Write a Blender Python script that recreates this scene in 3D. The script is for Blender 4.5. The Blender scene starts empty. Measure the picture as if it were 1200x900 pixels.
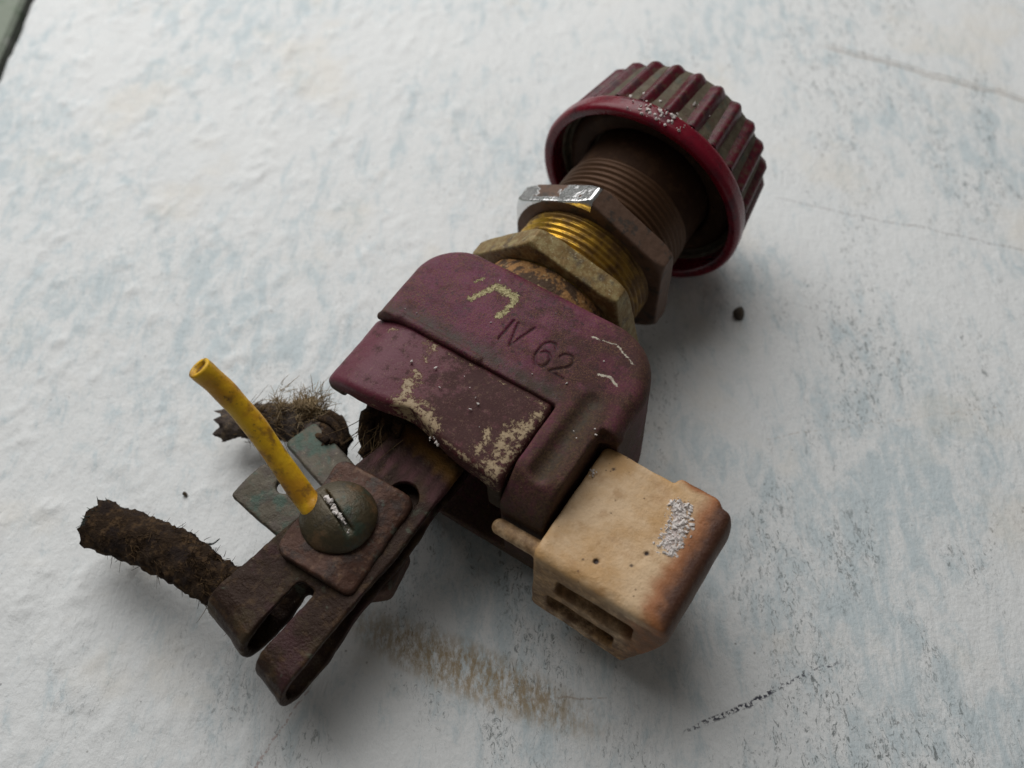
import bpy, math, random
import numpy as np
from mathutils import Matrix, Vector

S = 0.001                      # everything below is measured in millimetres
scene = bpy.context.scene
C = scene.collection
R = math.radians

# ------------------------------------------------------------------ camera
ELEV, CAM_H = 56.0, 105.34
cam_data = bpy.data.cameras.new('camera')
cam = bpy.data.objects.new('camera', cam_data)
C.objects.link(cam)
cam.location = (0, -71.2 * S, CAM_H * S)
cam.rotation_euler = (R(90 - ELEV), 0, 0)
cam_data.sensor_width = 36
cam_data.lens = 36
cam_data.clip_start = 0.005
cam_data.clip_end = 20
cam_data.dof.use_dof = True
cam_data.dof.focus_distance = 0.104
cam_data.dof.aperture_fstop = 26
scene.camera = cam

# ------------------------------------------------------------------ room light
world = bpy.data.worlds.new('World')
scene.world = world
world.use_nodes = True
wb = world.node_tree.nodes['Background']
wb.inputs[0].default_value = (0.68, 0.66, 0.62, 1)
wb.inputs[1].default_value = 0.125


def area(name, loc, target, sx, sy, power, col):
    d = bpy.data.lights.new(name, 'AREA')
    d.shape = 'RECTANGLE'
    d.size, d.size_y = sx * S, sy * S
    d.energy = power
    d.color = col
    o = bpy.data.objects.new(name, d)
    C.objects.link(o)
    o.location = Vector(loc) * S
    o.rotation_euler = (Vector(target) - Vector(loc)).to_track_quat('-Z', 'Y').to_euler()
    return o


area('window_light', (-100, 215, 255), (-55, 50, 0), 400, 360, 1.43, (1.0, 0.995, 0.985))

vs = scene.view_settings
vs.view_transform = 'Standard'
vs.look = 'None'
vs.exposure = 0.0
vs.gamma = 1.0
vs.use_curve_mapping = False
scene.cycles.use_denoising = True
scene.cycles.max_bounces = 6
scene.cycles.diffuse_bounces = 3
scene.cycles.glossy_bounces = 3

# ------------------------------------------------------------------ numpy helpers
rng = np.random.default_rng(7)
random.seed(7)
_LAT = rng.random((64, 64, 64)).astype(np.float32)


def vnoise(x, y, z):
    x, y, z = np.broadcast_arrays(np.asarray(x, np.float32), np.asarray(y, np.float32), np.asarray(z, np.float32))
    xi, yi, zi = np.floor(x).astype(np.int32), np.floor(y).astype(np.int32), np.floor(z).astype(np.int32)
    fx, fy, fz = x - xi, y - yi, z - zi
    fx, fy, fz = fx * fx * (3 - 2 * fx), fy * fy * (3 - 2 * fy), fz * fz * (3 - 2 * fz)
    r = 0
    for a in (0, 1):
        for b in (0, 1):
            for c in (0, 1):
                r = r + _LAT[(xi + a) & 63, (yi + b) & 63, (zi + c) & 63] * (fx if a else 1 - fx) * (fy if b else 1 - fy) * (fz if c else 1 - fz)
    return r * 2 - 1


def fbm(x, y, z, sc=1.0, octv=4, gain=0.5):
    r, a, t = 0, 1.0, 0
    for i in range(octv):
        r = r + a * vnoise(x * sc + 13.7 * i, y * sc + 7.1 * i, z * sc + 3.3 * i)
        t += a
        a *= gain
        sc *= 2.03
    return r / t


def smin(a, b, k):
    h = np.clip(0.5 + 0.5 * (b - a) / k, 0, 1)
    return b + (a - b) * h - k * h * (1 - h)


def smax(a, b, k):
    return -smin(-a, -b, k)


def sd_box(x, y, z, lo, hi, r=0.0):
    q = [np.abs(v - (a + b) / 2) - (b - a) / 2 + r for v, a, b in zip((x, y, z), lo, hi)]
    o = np.sqrt(np.maximum(q[0], 0) ** 2 + np.maximum(q[1], 0) ** 2 + np.maximum(q[2], 0) ** 2)
    return o + np.minimum(np.maximum(np.maximum(q[0], q[1]), q[2]), 0) - r


def sd_seg2(x, y, a, b):
    ax, ay = a
    bx, by = b
    dx, dy = bx - ax, by - ay
    t = np.clip(((x - ax) * dx + (y - ay) * dy) / (dx * dx + dy * dy + 1e-9), 0, 1)
    return np.sqrt((x - ax - dx * t) ** 2 + (y - ay - dy * t) ** 2)


def sd_poly2(x, y, pts):
    d = None
    for a, b in zip(pts[:-1], pts[1:]):
        e = sd_seg2(x, y, a, b)
        d = e if d is None else np.minimum(d, e)
    return d


def sd_caps(x, y, z, a, b, r):
    d = [b[i] - a[i] for i in range(3)]
    l2 = sum(v * v for v in d)
    t = np.clip(((x - a[0]) * d[0] + (y - a[1]) * d[1] + (z - a[2]) * d[2]) / l2, 0, 1)
    return np.sqrt((x - a[0] - d[0] * t) ** 2 + (y - a[1] - d[1] * t) ** 2 + (z - a[2] - d[2] * t) ** 2) - r


def sd_rrect(x, y, x0, x1, y0, y1, rll, rlr, rul, rur):
    """2D box with one radius per corner (lower/upper y, left/right x)."""
    cx, cy = (x0 + x1) / 2, (y0 + y1) / 2
    px, py = x - cx, y - cy
    r = np.where(px > 0, np.where(py > 0, rur, rlr), np.where(py > 0, rul, rll))
    qx, qy = np.abs(px) - (x1 - x0) / 2 + r, np.abs(py) - (y1 - y0) / 2 + r
    return np.minimum(np.maximum(qx, qy), 0) + np.sqrt(np.maximum(qx, 0) ** 2 + np.maximum(qy, 0) ** 2) - r


def extrude(d2, z, z0, z1, r):
    a, b = d2 + r, np.abs(z - (z0 + z1) / 2) - (z1 - z0) / 2 + r
    return np.minimum(np.maximum(a, b), 0) + np.sqrt(np.maximum(a, 0) ** 2 + np.maximum(b, 0) ** 2) - r


def surf_nets(f, lo, hi, h):
    n = [int(math.ceil((b - a) / h)) + 1 for a, b in zip(lo, hi)]
    ax = [(lo[i] + h * np.arange(n[i])).astype(np.float32) for i in range(3)]
    X, Y, Z = ax[0][:, None, None], ax[1][None, :, None], ax[2][None, None, :]
    V = np.broadcast_to(f(X, Y, Z), n).astype(np.float32)
    s = V < 0
    cnt = np.zeros([k - 1 for k in n], np.uint8)
    for a in (0, 1):
        for b in (0, 1):
            for c in (0, 1):
                cnt += s[a:n[0] - 1 + a, b:n[1] - 1 + b, c:n[2] - 1 + c]
    act = (cnt > 0) & (cnt < 8)
    I = np.argwhere(act)
    ids = np.full(act.shape, -1, np.int64)
    ids[act] = np.arange(len(I))
    acc = np.zeros((len(I), 3))
    num = np.zeros(len(I))
    corner = [(a, b, c) for a in (0, 1) for b in (0, 1) for c in (0, 1)]
    cv = {k: V[I[:, 0] + k[0], I[:, 1] + k[1], I[:, 2] + k[2]] for k in corner}
    for k in corner:
        for d in range(3):
            if k[d] == 0:
                k2 = tuple(k[i] + (1 if i == d else 0) for i in range(3))
                a, b = cv[k], cv[k2]
                m = (a < 0) != (b < 0)
                t = np.where(m, a / np.where(m, a - b, 1), 0)
                p = np.array(k, float)[None, :].repeat(len(I), 0)
                p[:, d] += t
                acc[m] += p[m]
                num[m] += 1
    verts = (I + acc / num[:, None]) * h + np.array(lo)
    quads = []
    for d in range(3):
        e, g = (d + 1) % 3, (d + 2) % 3
        sl0 = [slice(None)] * 3
        sl1 = [slice(None)] * 3
        sl0[d], sl1[d] = slice(0, n[d] - 1), slice(1, n[d])
        A, B = s[tuple(sl0)], s[tuple(sl1)]
        for flip, m in ((False, A & ~B), (True, ~A & B)):
            J = np.argwhere(m)
            J = J[(J[:, e] > 0) & (J[:, g] > 0) & (J[:, e] < n[e] - 1) & (J[:, g] < n[g] - 1)]
            if not len(J):
                continue
            q = []
            for de, dg in ((1, 1), (0, 1), (0, 0), (1, 0)):
                K = J.copy()
                K[:, e] -= de
                K[:, g] -= dg
                q.append(ids[K[:, 0], K[:, 1], K[:, 2]])
            q = np.stack(q, 1)
            quads.append(q[:, ::-1] if flip else q)
    return verts, np.concatenate(quads)


# ------------------------------------------------------------------ object helpers
BASE = np.array([0.0, -36.0, -11.42])        # origin of the fitting in its own frame


def mesh_from(name, verts, faces, smooth=True):
    me = bpy.data.meshes.new(name)
    verts = np.asarray(verts, np.float64) * S
    if isinstance(faces, np.ndarray):
        k = faces.shape[1]
        me.vertices.add(len(verts))
        me.vertices.foreach_set('co', verts.ravel())
        me.loops.add(faces.size)
        me.loops.foreach_set('vertex_index', faces.ravel().astype(np.int32))
        me.polygons.add(len(faces))
        me.polygons.foreach_set('loop_start', (np.arange(len(faces)) * k).astype(np.int32))
        me.update(calc_edges=True)
        me.validate()
    else:
        me.from_pydata([tuple(v) for v in verts], [], faces)
        me.update()
    if smooth:
        me.polygons.foreach_set('use_smooth', np.ones(len(me.polygons), bool))
    return me


def attr(me, name, vals):
    a = me.attributes.new(name, 'FLOAT', 'POINT')
    a.data.foreach_set('value', np.asarray(vals, np.float32))


def part(name, verts, faces, mat, parent, smooth=True, attrs=None, label=None):
    v = np.asarray(verts, float)
    if parent is not None:
        v = v - BASE
    me = mesh_from(name, v, faces, smooth)
    me.materials.append(mat)
    for k, a in (attrs or {}).items():
        attr(me, k, a)
    o = bpy.data.objects.new(name, me)
    C.objects.link(o)
    if parent is not None:
        o.parent = parent
    if label:
        o['label'] = label
    return o


def tag(o, label=None, cat=None, group=None, kind=None):
    if label: o['label'] = label
    if cat: o['category'] = cat
    if group: o['group'] = group
    if kind: o['kind'] = kind
    return o


def normals_of(verts, quads):
    a, b, c = verts[quads[:, 0]], verts[quads[:, 1]], verts[quads[:, 2]]
    fn = np.cross(b - a, c - a)
    n = np.zeros_like(verts)
    for k in range(quads.shape[1]):
        np.add.at(n, quads[:, k], fn)
    return n / (np.linalg.norm(n, axis=1, keepdims=True) + 1e-12)


def rough_up(v, q, amp, sc, octv=3):
    return v + normals_of(v, q) * (fbm(v[:, 0], v[:, 1], v[:, 2], sc, octv) * amp)[:, None]


def lathe_y(profile, seg=96, closed=True, cx=0.0, cz=0.0):
    """profile: list of (y, r); revolved about the y axis."""
    P = np.array(profile, float)
    th = np.linspace(0, 2 * np.pi, seg, endpoint=False)
    V = np.stack([cx + P[:, 1][:, None] * np.cos(th), np.repeat(P[:, 0][:, None], seg, 1), cz + P[:, 1][:, None] * np.sin(th)], -1).reshape(-1, 3)
    m = len(P)
    F = []
    for i in range(m if closed else m - 1):
        j = (i + 1) % m
        for k in range(seg):
            l = (k + 1) % seg
            F.append((i * seg + k, i * seg + l, j * seg + l, j * seg + k))
    return V, np.array(F)


def round_profile(pts, r, n=5):
    """round every corner of a closed (y, r) polygon."""
    out = []
    m = len(pts)
    for i in range(m):
        p0, p, p1 = np.array(pts[i - 1], float), np.array(pts[i], float), np.array(pts[(i + 1) % m], float)
        a, b = p0 - p, p1 - p
        la, lb = np.linalg.norm(a), np.linalg.norm(b)
        rr = min(r if np.isscalar(r) else r[i], la * 0.45, lb * 0.45)
        A, B = p + a / la * rr, p + b / lb * rr
        for k in range(n):
            t = k / (n - 1)
            out.append(tuple(A * (1 - t) ** 2 + 2 * p * t * (1 - t) + B * t * t))
    return out


def catmull(pts, n):
    P = [np.array(p, float) for p in pts]
    P = [2 * P[0] - P[1]] + P + [2 * P[-1] - P[-2]]
    out = []
    for i in range(1, len(P) - 2):
        for k in range(n):
            t = k / n
            out.append(0.5 * ((2 * P[i]) + (-P[i - 1] + P[i + 1]) * t + (2 * P[i - 1] - 5 * P[i] + 4 * P[i + 1] - P[i + 2]) * t * t
                              + (-P[i - 1] + 3 * P[i] - 3 * P[i + 1] + P[i + 2]) * t ** 3))
    out.append(P[-2])
    return np.array(out)


def tube(path, rad, seg=16, cap=True):
    """verts, faces (quads list) along path; rad scalar or array."""
    P = np.asarray(path, float)
    n = len(P)
    rad = np.broadcast_to(np.asarray(rad, float), (n,))
    T = np.gradient(P, axis=0)
    T /= np.linalg.norm(T, axis=1, keepdims=True)
    up = np.array([0, 0, 1.0]) if abs(T[0][2]) < 0.9 else np.array([1.0, 0, 0])
    A = np.cross(T[0], up)
    A /= np.linalg.norm(A)
    V = []
    for i in range(n):
        A = A - T[i] * (A @ T[i])
        A /= np.linalg.norm(A)
        B = np.cross(T[i], A)
        for k in range(seg):
            a = 2 * math.pi * k / seg
            V.append(P[i] + rad[i] * (A * math.cos(a) + B * math.sin(a)))
    F = []
    for i in range(n - 1):
        for k in range(seg):
            l = (k + 1) % seg
            F.append((i * seg + k, i * seg + l, (i + 1) * seg + l, (i + 1) * seg + k))
    if cap:
        F.append(tuple(range(seg))[::-1])
        F.append(tuple((n - 1) * seg + k for k in range(seg)))
    return np.array(V), F


def merge(items):
    V, F, o = [], [], 0
    for v, f in items:
        V.append(np.asarray(v))
        F += [tuple(int(i) + o for i in q) for q in f]
        o += len(v)
    return np.concatenate(V), F


def grain(c, r):
    """a small irregular crumb"""
    t = (1 + 5 ** .5) / 2
    V = np.array([(-1, t, 0), (1, t, 0), (-1, -t, 0), (1, -t, 0), (0, -1, t), (0, 1, t), (0, -1, -t), (0, 1, -t), (t, 0, -1), (t, 0, 1), (-t, 0, -1), (-t, 0, 1)]) / 1.9
    V = V * rng.uniform(0.45, 1.4, (12, 1)) * r * rng.uniform(0.6, 1.3, (1, 3))
    F = [(0, 11, 5), (0, 5, 1), (0, 1, 7), (0, 7, 10), (0, 10, 11), (1, 5, 9), (5, 11, 4), (11, 10, 2), (10, 7, 6), (7, 1, 8), (3, 9, 4), (3, 4, 2), (3, 2, 6), (3, 6, 8), (3, 8, 9), (4, 9, 5), (2, 4, 11), (6, 2, 10), (8, 6, 7), (9, 8, 1)]
    return V + np.asarray(c), F


# ------------------------------------------------------------------ material helpers
class NT:
    def __init__(s, name):
        s.m = bpy.data.materials.new(name)
        s.m.use_nodes = True
        s.t = s.m.node_tree
        s.b = s.t.nodes['Principled BSDF']
        tc = s.n('ShaderNodeTexCoord')
        sc = s.n('ShaderNodeVectorMath', operation='SCALE')
        s.l(tc.outputs['Object'], sc.inputs[0])
        sc.inputs['Scale'].default_value = 1 / S
        s.co = sc.outputs[0]              # millimetres

    def n(s, typ, **k):
        nd = s.t.nodes.new(typ)
        for a, b in k.items():
            setattr(nd, a, b)
        return nd

    def l(s, a, b):
        s.t.links.new(a, b)

    def put(s, inp, v):
        if hasattr(v, 'is_linked') or isinstance(v, bpy.types.NodeSocket):
            s.l(v, inp)
        else:
            inp.default_value = v

    def mapped(s, scale=(1, 1, 1), rot=(0, 0, 0), loc=(0, 0, 0)):
        m = s.n('ShaderNodeMapping')
        s.l(s.co, m.inputs['Vector'])
        m.inputs['Scale'].default_value = scale
        m.inputs['Rotation'].default_value = rot
        m.inputs['Location'].default_value = loc
        return m.outputs[0]

    def noise(s, scale, detail=4, rough=0.55, vec=None, dist=0.0, off=0.0):
        nd = s.n('ShaderNodeTexNoise')
        v = vec if vec is not None else s.co
        if off:
            ad = s.n('ShaderNodeVectorMath', operation='ADD')
            s.l(v, ad.inputs[0])
            ad.inputs[1].default_value = (off, off * 1.7, off * 0.6)
            v = ad.outputs[0]
        s.l(v, nd.inputs['Vector'])
        nd.inputs['Scale'].default_value = scale
        nd.inputs['Detail'].default_value = detail
        nd.inputs['Roughness'].default_value = rough
        nd.inputs['Distortion'].default_value = dist
        return nd.outputs['Fac']

    def voro(s, scale, vec=None, feature='F1'):
        nd = s.n('ShaderNodeTexVoronoi', feature=feature)
        s.l(vec if vec is not None else s.co, nd.inputs['Vector'])
        nd.inputs['Scale'].default_value = scale
        return nd.outputs['Distance']

    def attr(s, name):
        return s.n('ShaderNodeAttribute', attribute_name=name).outputs['Fac']

    def sep(s, vec=None):
        x = s.n('ShaderNodeSeparateXYZ')
        s.l(vec if vec is not None else s.co, x.inputs[0])
        return x.outputs

    def math(s, op, a, b=0.0, c=None, clamp=False):
        nd = s.n('ShaderNodeMath', operation=op)
        nd.use_clamp = clamp
        s.put(nd.inputs[0], a)
        s.put(nd.inputs[1], b)
        if c is not None:
            s.put(nd.inputs[2], c)
        return nd.outputs[0]

    def ramp(s, v, lo, hi, a=0.0, b=1.0):
        nd = s.n('ShaderNodeMapRange')
        nd.interpolation_type = 'SMOOTHSTEP'
        nd.clamp = True
        s.put(nd.inputs[0], v)
        nd.inputs[1].default_value = lo
        nd.inputs[2].default_value = hi
        nd.inputs[3].default_value = a
        nd.inputs[4].default_value = b
        return nd.outputs[0]

    def mix(s, f, a, b):
        nd = s.n('ShaderNodeMix', data_type='RGBA')
        s.put(nd.inputs[0], f)
        for i, v in ((6, a), (7, b)):
            if isinstance(v, tuple):
                v = (*v, 1) if len(v) == 3 else v
            s.put(nd.inputs[i], v)
        return nd.outputs[2]

    def mixf(s, f, a, b):
        nd = s.n('ShaderNodeMix', data_type='FLOAT')
        s.put(nd.inputs[0], f)
        s.put(nd.inputs[2], a)
        s.put(nd.inputs[3], b)
        return nd.outputs[0]

    def bump(s, h, dist, strength=1.0, prev=None):
        nd = s.n('ShaderNodeBump')
        s.put(nd.inputs['Height'], h)
        nd.inputs['Distance'].default_value = dist * S
        nd.inputs['Strength'].default_value = strength
        if prev is not None:
            s.l(prev, nd.inputs['Normal'])
        return nd.outputs[0]

    def out(s, col=None, rough=None, metal=None, normal=None, spec=None, coat=None):
        for k, v in (('Base Color', col), ('Roughness', rough), ('Metallic', metal), ('Normal', normal), ('Specular IOR Level', spec), ('Coat Weight', coat)):
            if v is not None:
                if isinstance(v, tuple) and len(v) == 3:
                    v = (*v, 1)
                s.put(s.b.inputs[k], v)
        return s.m


def grimy(name, base, layers, rough=(0.4, 0.7), metal=0.0, bump=(0.03, 6.0), spec=0.5, grime_sc=0.6):
    """base colour with noise-masked layers: (colour, scale, lo, hi, amount[, detail])"""
    t = NT(name)
    col = t.mix(0.0, base, base)
    tot = None
    for i, L in enumerate(layers):
        c, sc, lo, hi, am = L[:5]
        f = t.ramp(t.noise(sc, L[5] if len(L) > 5 else 5, 0.62, off=11.3 * (i + 1)), lo, hi, 0, am)
        col = t.mix(f, col, c)
        tot = f if tot is None else t.math('MAXIMUM', tot, f)
    r = t.mixf(t.noise(grime_sc * 2, 4, off=3.0), rough[0], rough[1])
    nrm = t.bump(t.noise(bump[1], 5, 0.6), bump[0])
    m = metal
    if metal and tot is not None:
        m = t.mixf(tot, metal, metal * 0.35)
    return t.out(col, r, m, nrm, spec)


# --- setting
def mat_table():
    t = NT('chalky_white_paint')
    az = R(-17)
    st = t.mapped((0.42, 0.16, 0.3), (0, 0, az * -1))
    st2 = t.mapped((1.0, 0.44, 1.0), (0, 0, az * -1))
    x, y, z = t.sep()
    white = t.mix(t.noise(0.05, 4), (0.79, 0.795, 0.785), (0.73, 0.75, 0.755))
    # thin paint through which the old blue-grey coat shows
    big = t.noise(0.030, 3, 0.5, off=5)
    n1 = t.noise(1.0, 5, 0.74, st, 0.5)
    bias = t.math('MULTIPLY', t.math('SUBTRACT', big, 0.5), 0.6)
    blue = t.ramp(t.math('ADD', n1, bias), 0.46, 0.70, 0, 0.70)
    col = t.mix(blue, white, (0.48, 0.57, 0.605))
    # dark specks gathered in the thin streaks
    n2 = t.noise(2.0, 5, 0.8, st2, 1.1, off=9)
    n3 = t.noise(0.13, 4, 0.6, st2, 0.3, off=21)
    fl = t.math('MULTIPLY', t.ramp(t.math('ADD', n2, t.math('MULTIPLY', bias, 0.25)), 0.53, 0.64), t.ramp(n3, 0.42, 0.60))
    fl = t.math('MULTIPLY', fl, t.ramp(t.math('ADD', x, t.math('MULTIPLY', y, -0.5)), -55, 25, 0.22, 1.0))
    col = t.mix(t.math('MULTIPLY', fl, 0.85), col, (0.15, 0.165, 0.165))
    sp = t.math('MULTIPLY', t.ramp(t.voro(0.55), 0.10, 0.05), t.ramp(t.noise(0.2, 3, off=31), 0.52, 0.6))
    col = t.mix(t.math('MULTIPLY', sp, 0.55), col, (0.12, 0.11, 0.10))
    gn = t.ramp(t.noise(3.2, 4, 0.8, off=51), 0.50, 0.70, 0, 0.40)
    col = t.mix(t.math('MULTIPLY', gn, t.ramp(big, 0.40, 0.60, 0.35, 1.0)), col, (0.33, 0.40, 0.42))
    # warm creamy patches
    col = t.mix(t.ramp(t.noise(0.07, 5, off=41), 0.54, 0.72, 0, 0.45), col, (0.75, 0.70, 0.62))
    # rusty brown stain rubbed in below the clamp
    stn = t.mapped((1.1, 0.42, 1), (0, 0, R(8)), (3, 0, 0))
    dx, dy = t.math('SUBTRACT', x, -4.5), t.math('SUBTRACT', y, -36.2)
    dy = t.math('ADD', dy, t.math('MULTIPLY', dx, 0.42))
    rr = t.math('ADD', t.math('POWER', t.math('DIVIDE', dx, 15.0), 2.0), t.math('POWER', t.math('DIVIDE', dy, 3.6), 2.0))
    stm = t.math('MULTIPLY', t.ramp(rr, 1.2, 0.1), t.ramp(t.noise(1.3, 7, 0.8, stn), 0.36, 0.60))
    col = t.mix(t.math('MULTIPLY', stm, 0.8), col, (0.30, 0.19, 0.06))
    # scratches and pencil marks: (x0,y0,x1,y1,width,colour,strength)
    wob = t.math('MULTIPLY', t.math('SUBTRACT', t.noise(0.22, 3), 0.5), 1.6)
    brk = t.noise(2.2, 4, off=10)
    for x0, y0, x1, y1, w, c, a, br in ((17.7, -42.5, 34.0, -35.2, 0.20, (0.05, 0.05, 0.07), 0.85, 0.47),
                                        (20.0, -41.6, 27.0, -38.3, 0.28, (0.04, 0.04, 0.06), 0.8, 0.45),
                                        (50.4, 64.7, 82.0, 50.2, 0.20, (0.35, 0.31, 0.27), 0.75, 0.30),
                                        (50.8, 65.4, 82.4, 50.9, 0.18, (0.35, 0.31, 0.27), 0.65, 0.36),
                                        (37.4, 31.6, 74.0, 20.7, 0.13, (0.30, 0.28, 0.27), 0.7, 0.42),
                                        (36.0, 13.0, 66.0, 2.0, 0.10, (0.38, 0.36, 0.34), 0.5, 0.48),
                                        (30.0, -8.0, 62.0, -3.0, 0.10, (0.42, 0.36, 0.30), 0.45, 0.48),
                                        (-1.0, -39.5, 9.5, -38.8, 0.09, (0.35, 0.27, 0.2), 0.5, 0.40),
                                        (-26.0, -47.0, -21.0, -38.0, 0.12, (0.36, 0.20, 0.17), 0.5, 0.45)):
        L = math.hypot(x1 - x0, y1 - y0)
        ux, uy = (x1 - x0) / L, (y1 - y0) / L
        px, py = t.math('SUBTRACT', x, x0), t.math('SUBTRACT', y, y0)
        s_ = t.math('ADD', t.math('MULTIPLY', px, ux), t.math('MULTIPLY', py, uy))
        d_ = t.math('ADD', t.math('ADD', t.math('MULTIPLY', px, -uy), t.math('MULTIPLY', py, ux)), wob)
        f = t.math('MULTIPLY', t.ramp(t.math('ABSOLUTE', d_), w * 1.5, w * 0.5), t.math('MULTIPLY', t.ramp(s_, -1, 1), t.ramp(s_, L + 1, L - 1)))
        f = t.math('MULTIPLY', f, t.ramp(brk, br, br + 0.1, 0, a))
        col = t.mix(f, col, c)
    h = t.math('ADD', t.math('MULTIPLY', t.noise(0.75, 5, 0.66, st2, 0.4, off=9), 1.0), t.math('MULTIPLY', t.noise(1.6, 5), 0.4))
    nrm = t.bump(h, 0.30, 0.7)
    return t.out(col, t.mixf(blue, 0.75, 0.55), 0.0, nrm, 0.3)


M = {}
M['table'] = mat_table()
M['floor'] = grimy('mossy_grey_floor', (0.22, 0.25, 0.20), [((0.10, 0.16, 0.09), 0.12, 0.45, 0.6, 0.8), ((0.45, 0.45, 0.42), 0.3, 0.55, 0.7, 0.5)], (0.7, 0.9), 0, (0.3, 0.5))
M['table_side'] = grimy('dark_board_edge', (0.075, 0.018, 0.085), [((0.10, 0.03, 0.11), 0.4, 0.5, 0.7, 0.6)], (0.6, 0.9), 0, (0.2, 1.0))

# ------------------------------------------------------------------ setting: table top and what lies beyond its edge
EDGE_X = -79.9


def table_height(x, y):
    a = R(-17)
    u = x * math.cos(a) + y * math.sin(a)
    v = -x * math.sin(a) + y * math.cos(a)
    lumpy = np.clip((12 - x + 0.25 * y) / 60, 0.12, 1.0)
    h = fbm(u, v * 0.45, 0 * u + 2.0, 0.16, 4, 0.55) * 0.42
    h = h + np.maximum(fbm(u, v * 0.7, 0 * u + 8.0, 0.40, 3, 0.55), 0) ** 1.4 * 1.5
    h = h + fbm(u, v, 0 * u + 4.0, 0.03, 2) * 0.15 * lumpy
    h = h + fbm(u, v * 0.8, 0 * u + 6.0, 0.9, 2, 0.5) * 0.16
    return h * lumpy * 0.40


def make_table():
    # fine sheet in view, coarser skirt around, one mesh
    def axis(lo, a, b, hi, fine, coarse):
        return np.unique(np.round(np.concatenate([np.arange(lo, a, coarse), np.arange(a, b, fine), np.arange(b, hi + coarse, coarse)]), 4))
    xs = axis(EDGE_X, EDGE_X, 92, 420, 0.34, 8.0)
    ys = axis(-200, -52, 92, 360, 0.34, 8.0)
    X, Y = np.meshgrid(xs, ys, indexing='ij')
    Z = table_height(X.ravel(), Y.ravel()).reshape(X.shape) - 0.12
    # rounded, slightly ragged board edge
    e = X - EDGE_X - (vnoise(Y * 0.5, 0 * Y, 0 * Y + 1) * 0.4 + 0.4)
    Z = np.where(e < 1.6, Z - 0.5 * np.clip(1.6 - e, 0, 3) ** 2 * 0.35, Z)
    nx, ny = X.shape
    V = np.stack([X.ravel(), Y.ravel(), Z.ravel()], 1)
    idx = np.arange(nx * ny).reshape(nx, ny)
    Q = np.stack([idx[:-1, :-1].ravel(), idx[1:, :-1].ravel(), idx[1:, 1:].ravel(), idx[:-1, 1:].ravel()], 1)
    o = part('table_top', V, Q, M['table'], None)
    tag(o, kind='structure')
    # board below the painted skin
    x0, x1, y0, y1, z0, z1 = EDGE_X + 0.3, 420, -200, 360, -14, -2.2
    bv = [(x0, y0, z0), (x1, y0, z0), (x1, y1, z0), (x0, y1, z0), (x0, y0, z1), (x1, y0, z1), (x1, y1, z1), (x0, y1, z1)]
    bf = [(0, 3, 2, 1), (4, 5, 6, 7), (0, 1, 5, 4), (1, 2, 6, 5), (2, 3, 7, 6), (3, 0, 4, 7)]
    b = part('table_board', bv, bf, M['table_side'], None, smooth=False)
    b.parent = o
    gx = EDGE_X - 2.0
    lv = [(-500, -300, -16), (gx, -300, -16), (gx, 500, -16), (-500, 500, -16), (-500, -300, -0.8), (gx - 0.6, -300, -0.8), (gx - 0.6, 500, -0.8), (-500, 500, -0.8), (gx, -300, -1.5), (gx, 500, -1.5)]
    lf = [(0, 3, 2, 1), (4, 5, 6, 7), (5, 8, 9, 6), (8, 1, 2, 9), (0, 1, 8, 5, 4), (2, 3, 7, 6, 9), (0, 4, 7, 3)]
    fl = part('ledge', lv, lf, M['floor'], None, smooth=False)
    tag(fl, kind='structure')
    gr = part('ground', [(-500, -300, -16.5), (500, -300, -16.5), (500, 500, -16.5), (-500, 500, -16.5)], [(0, 1, 2, 3)], M['table_side'], None, smooth=False)
    tag(gr, kind='structure')



make_table()

# ------------------------------------------------------------------ the fitting: root
PHI, TILT = R(33.3), R(4.0)
u = Vector((math.sin(PHI) * math.cos(TILT), math.cos(PHI) * math.cos(TILT), math.sin(TILT)))
w = Vector((math.cos(PHI), -math.sin(PHI), 0))
v = w.cross(u)
rim = Vector((16.404, 91.198 - 71.2, CAM_H - 91.676))
base_w = rim + w * BASE[0] + u * BASE[1] + v * BASE[2]
root = bpy.data.objects.new('electrical_fitting', None)
C.objects.link(root)
root.empty_display_size = 0.01
root.matrix_world = Matrix(((w.x, u.x, v.x, base_w.x * S), (w.y, u.y, v.y, base_w.y * S), (w.z, u.z, v.z, base_w.z * S), (0, 0, 0, 1)))
tag(root, 'old grimy maroon electrical fitting with ribbed knob, threaded brass neck, ceramic block and cut wires', 'electrical fitting')
ROOT_M = root.matrix_world.copy()


def to_world(p):
    return (ROOT_M @ Vector([(p[i] - BASE[i]) * S for i in range(3)])) / S


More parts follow.
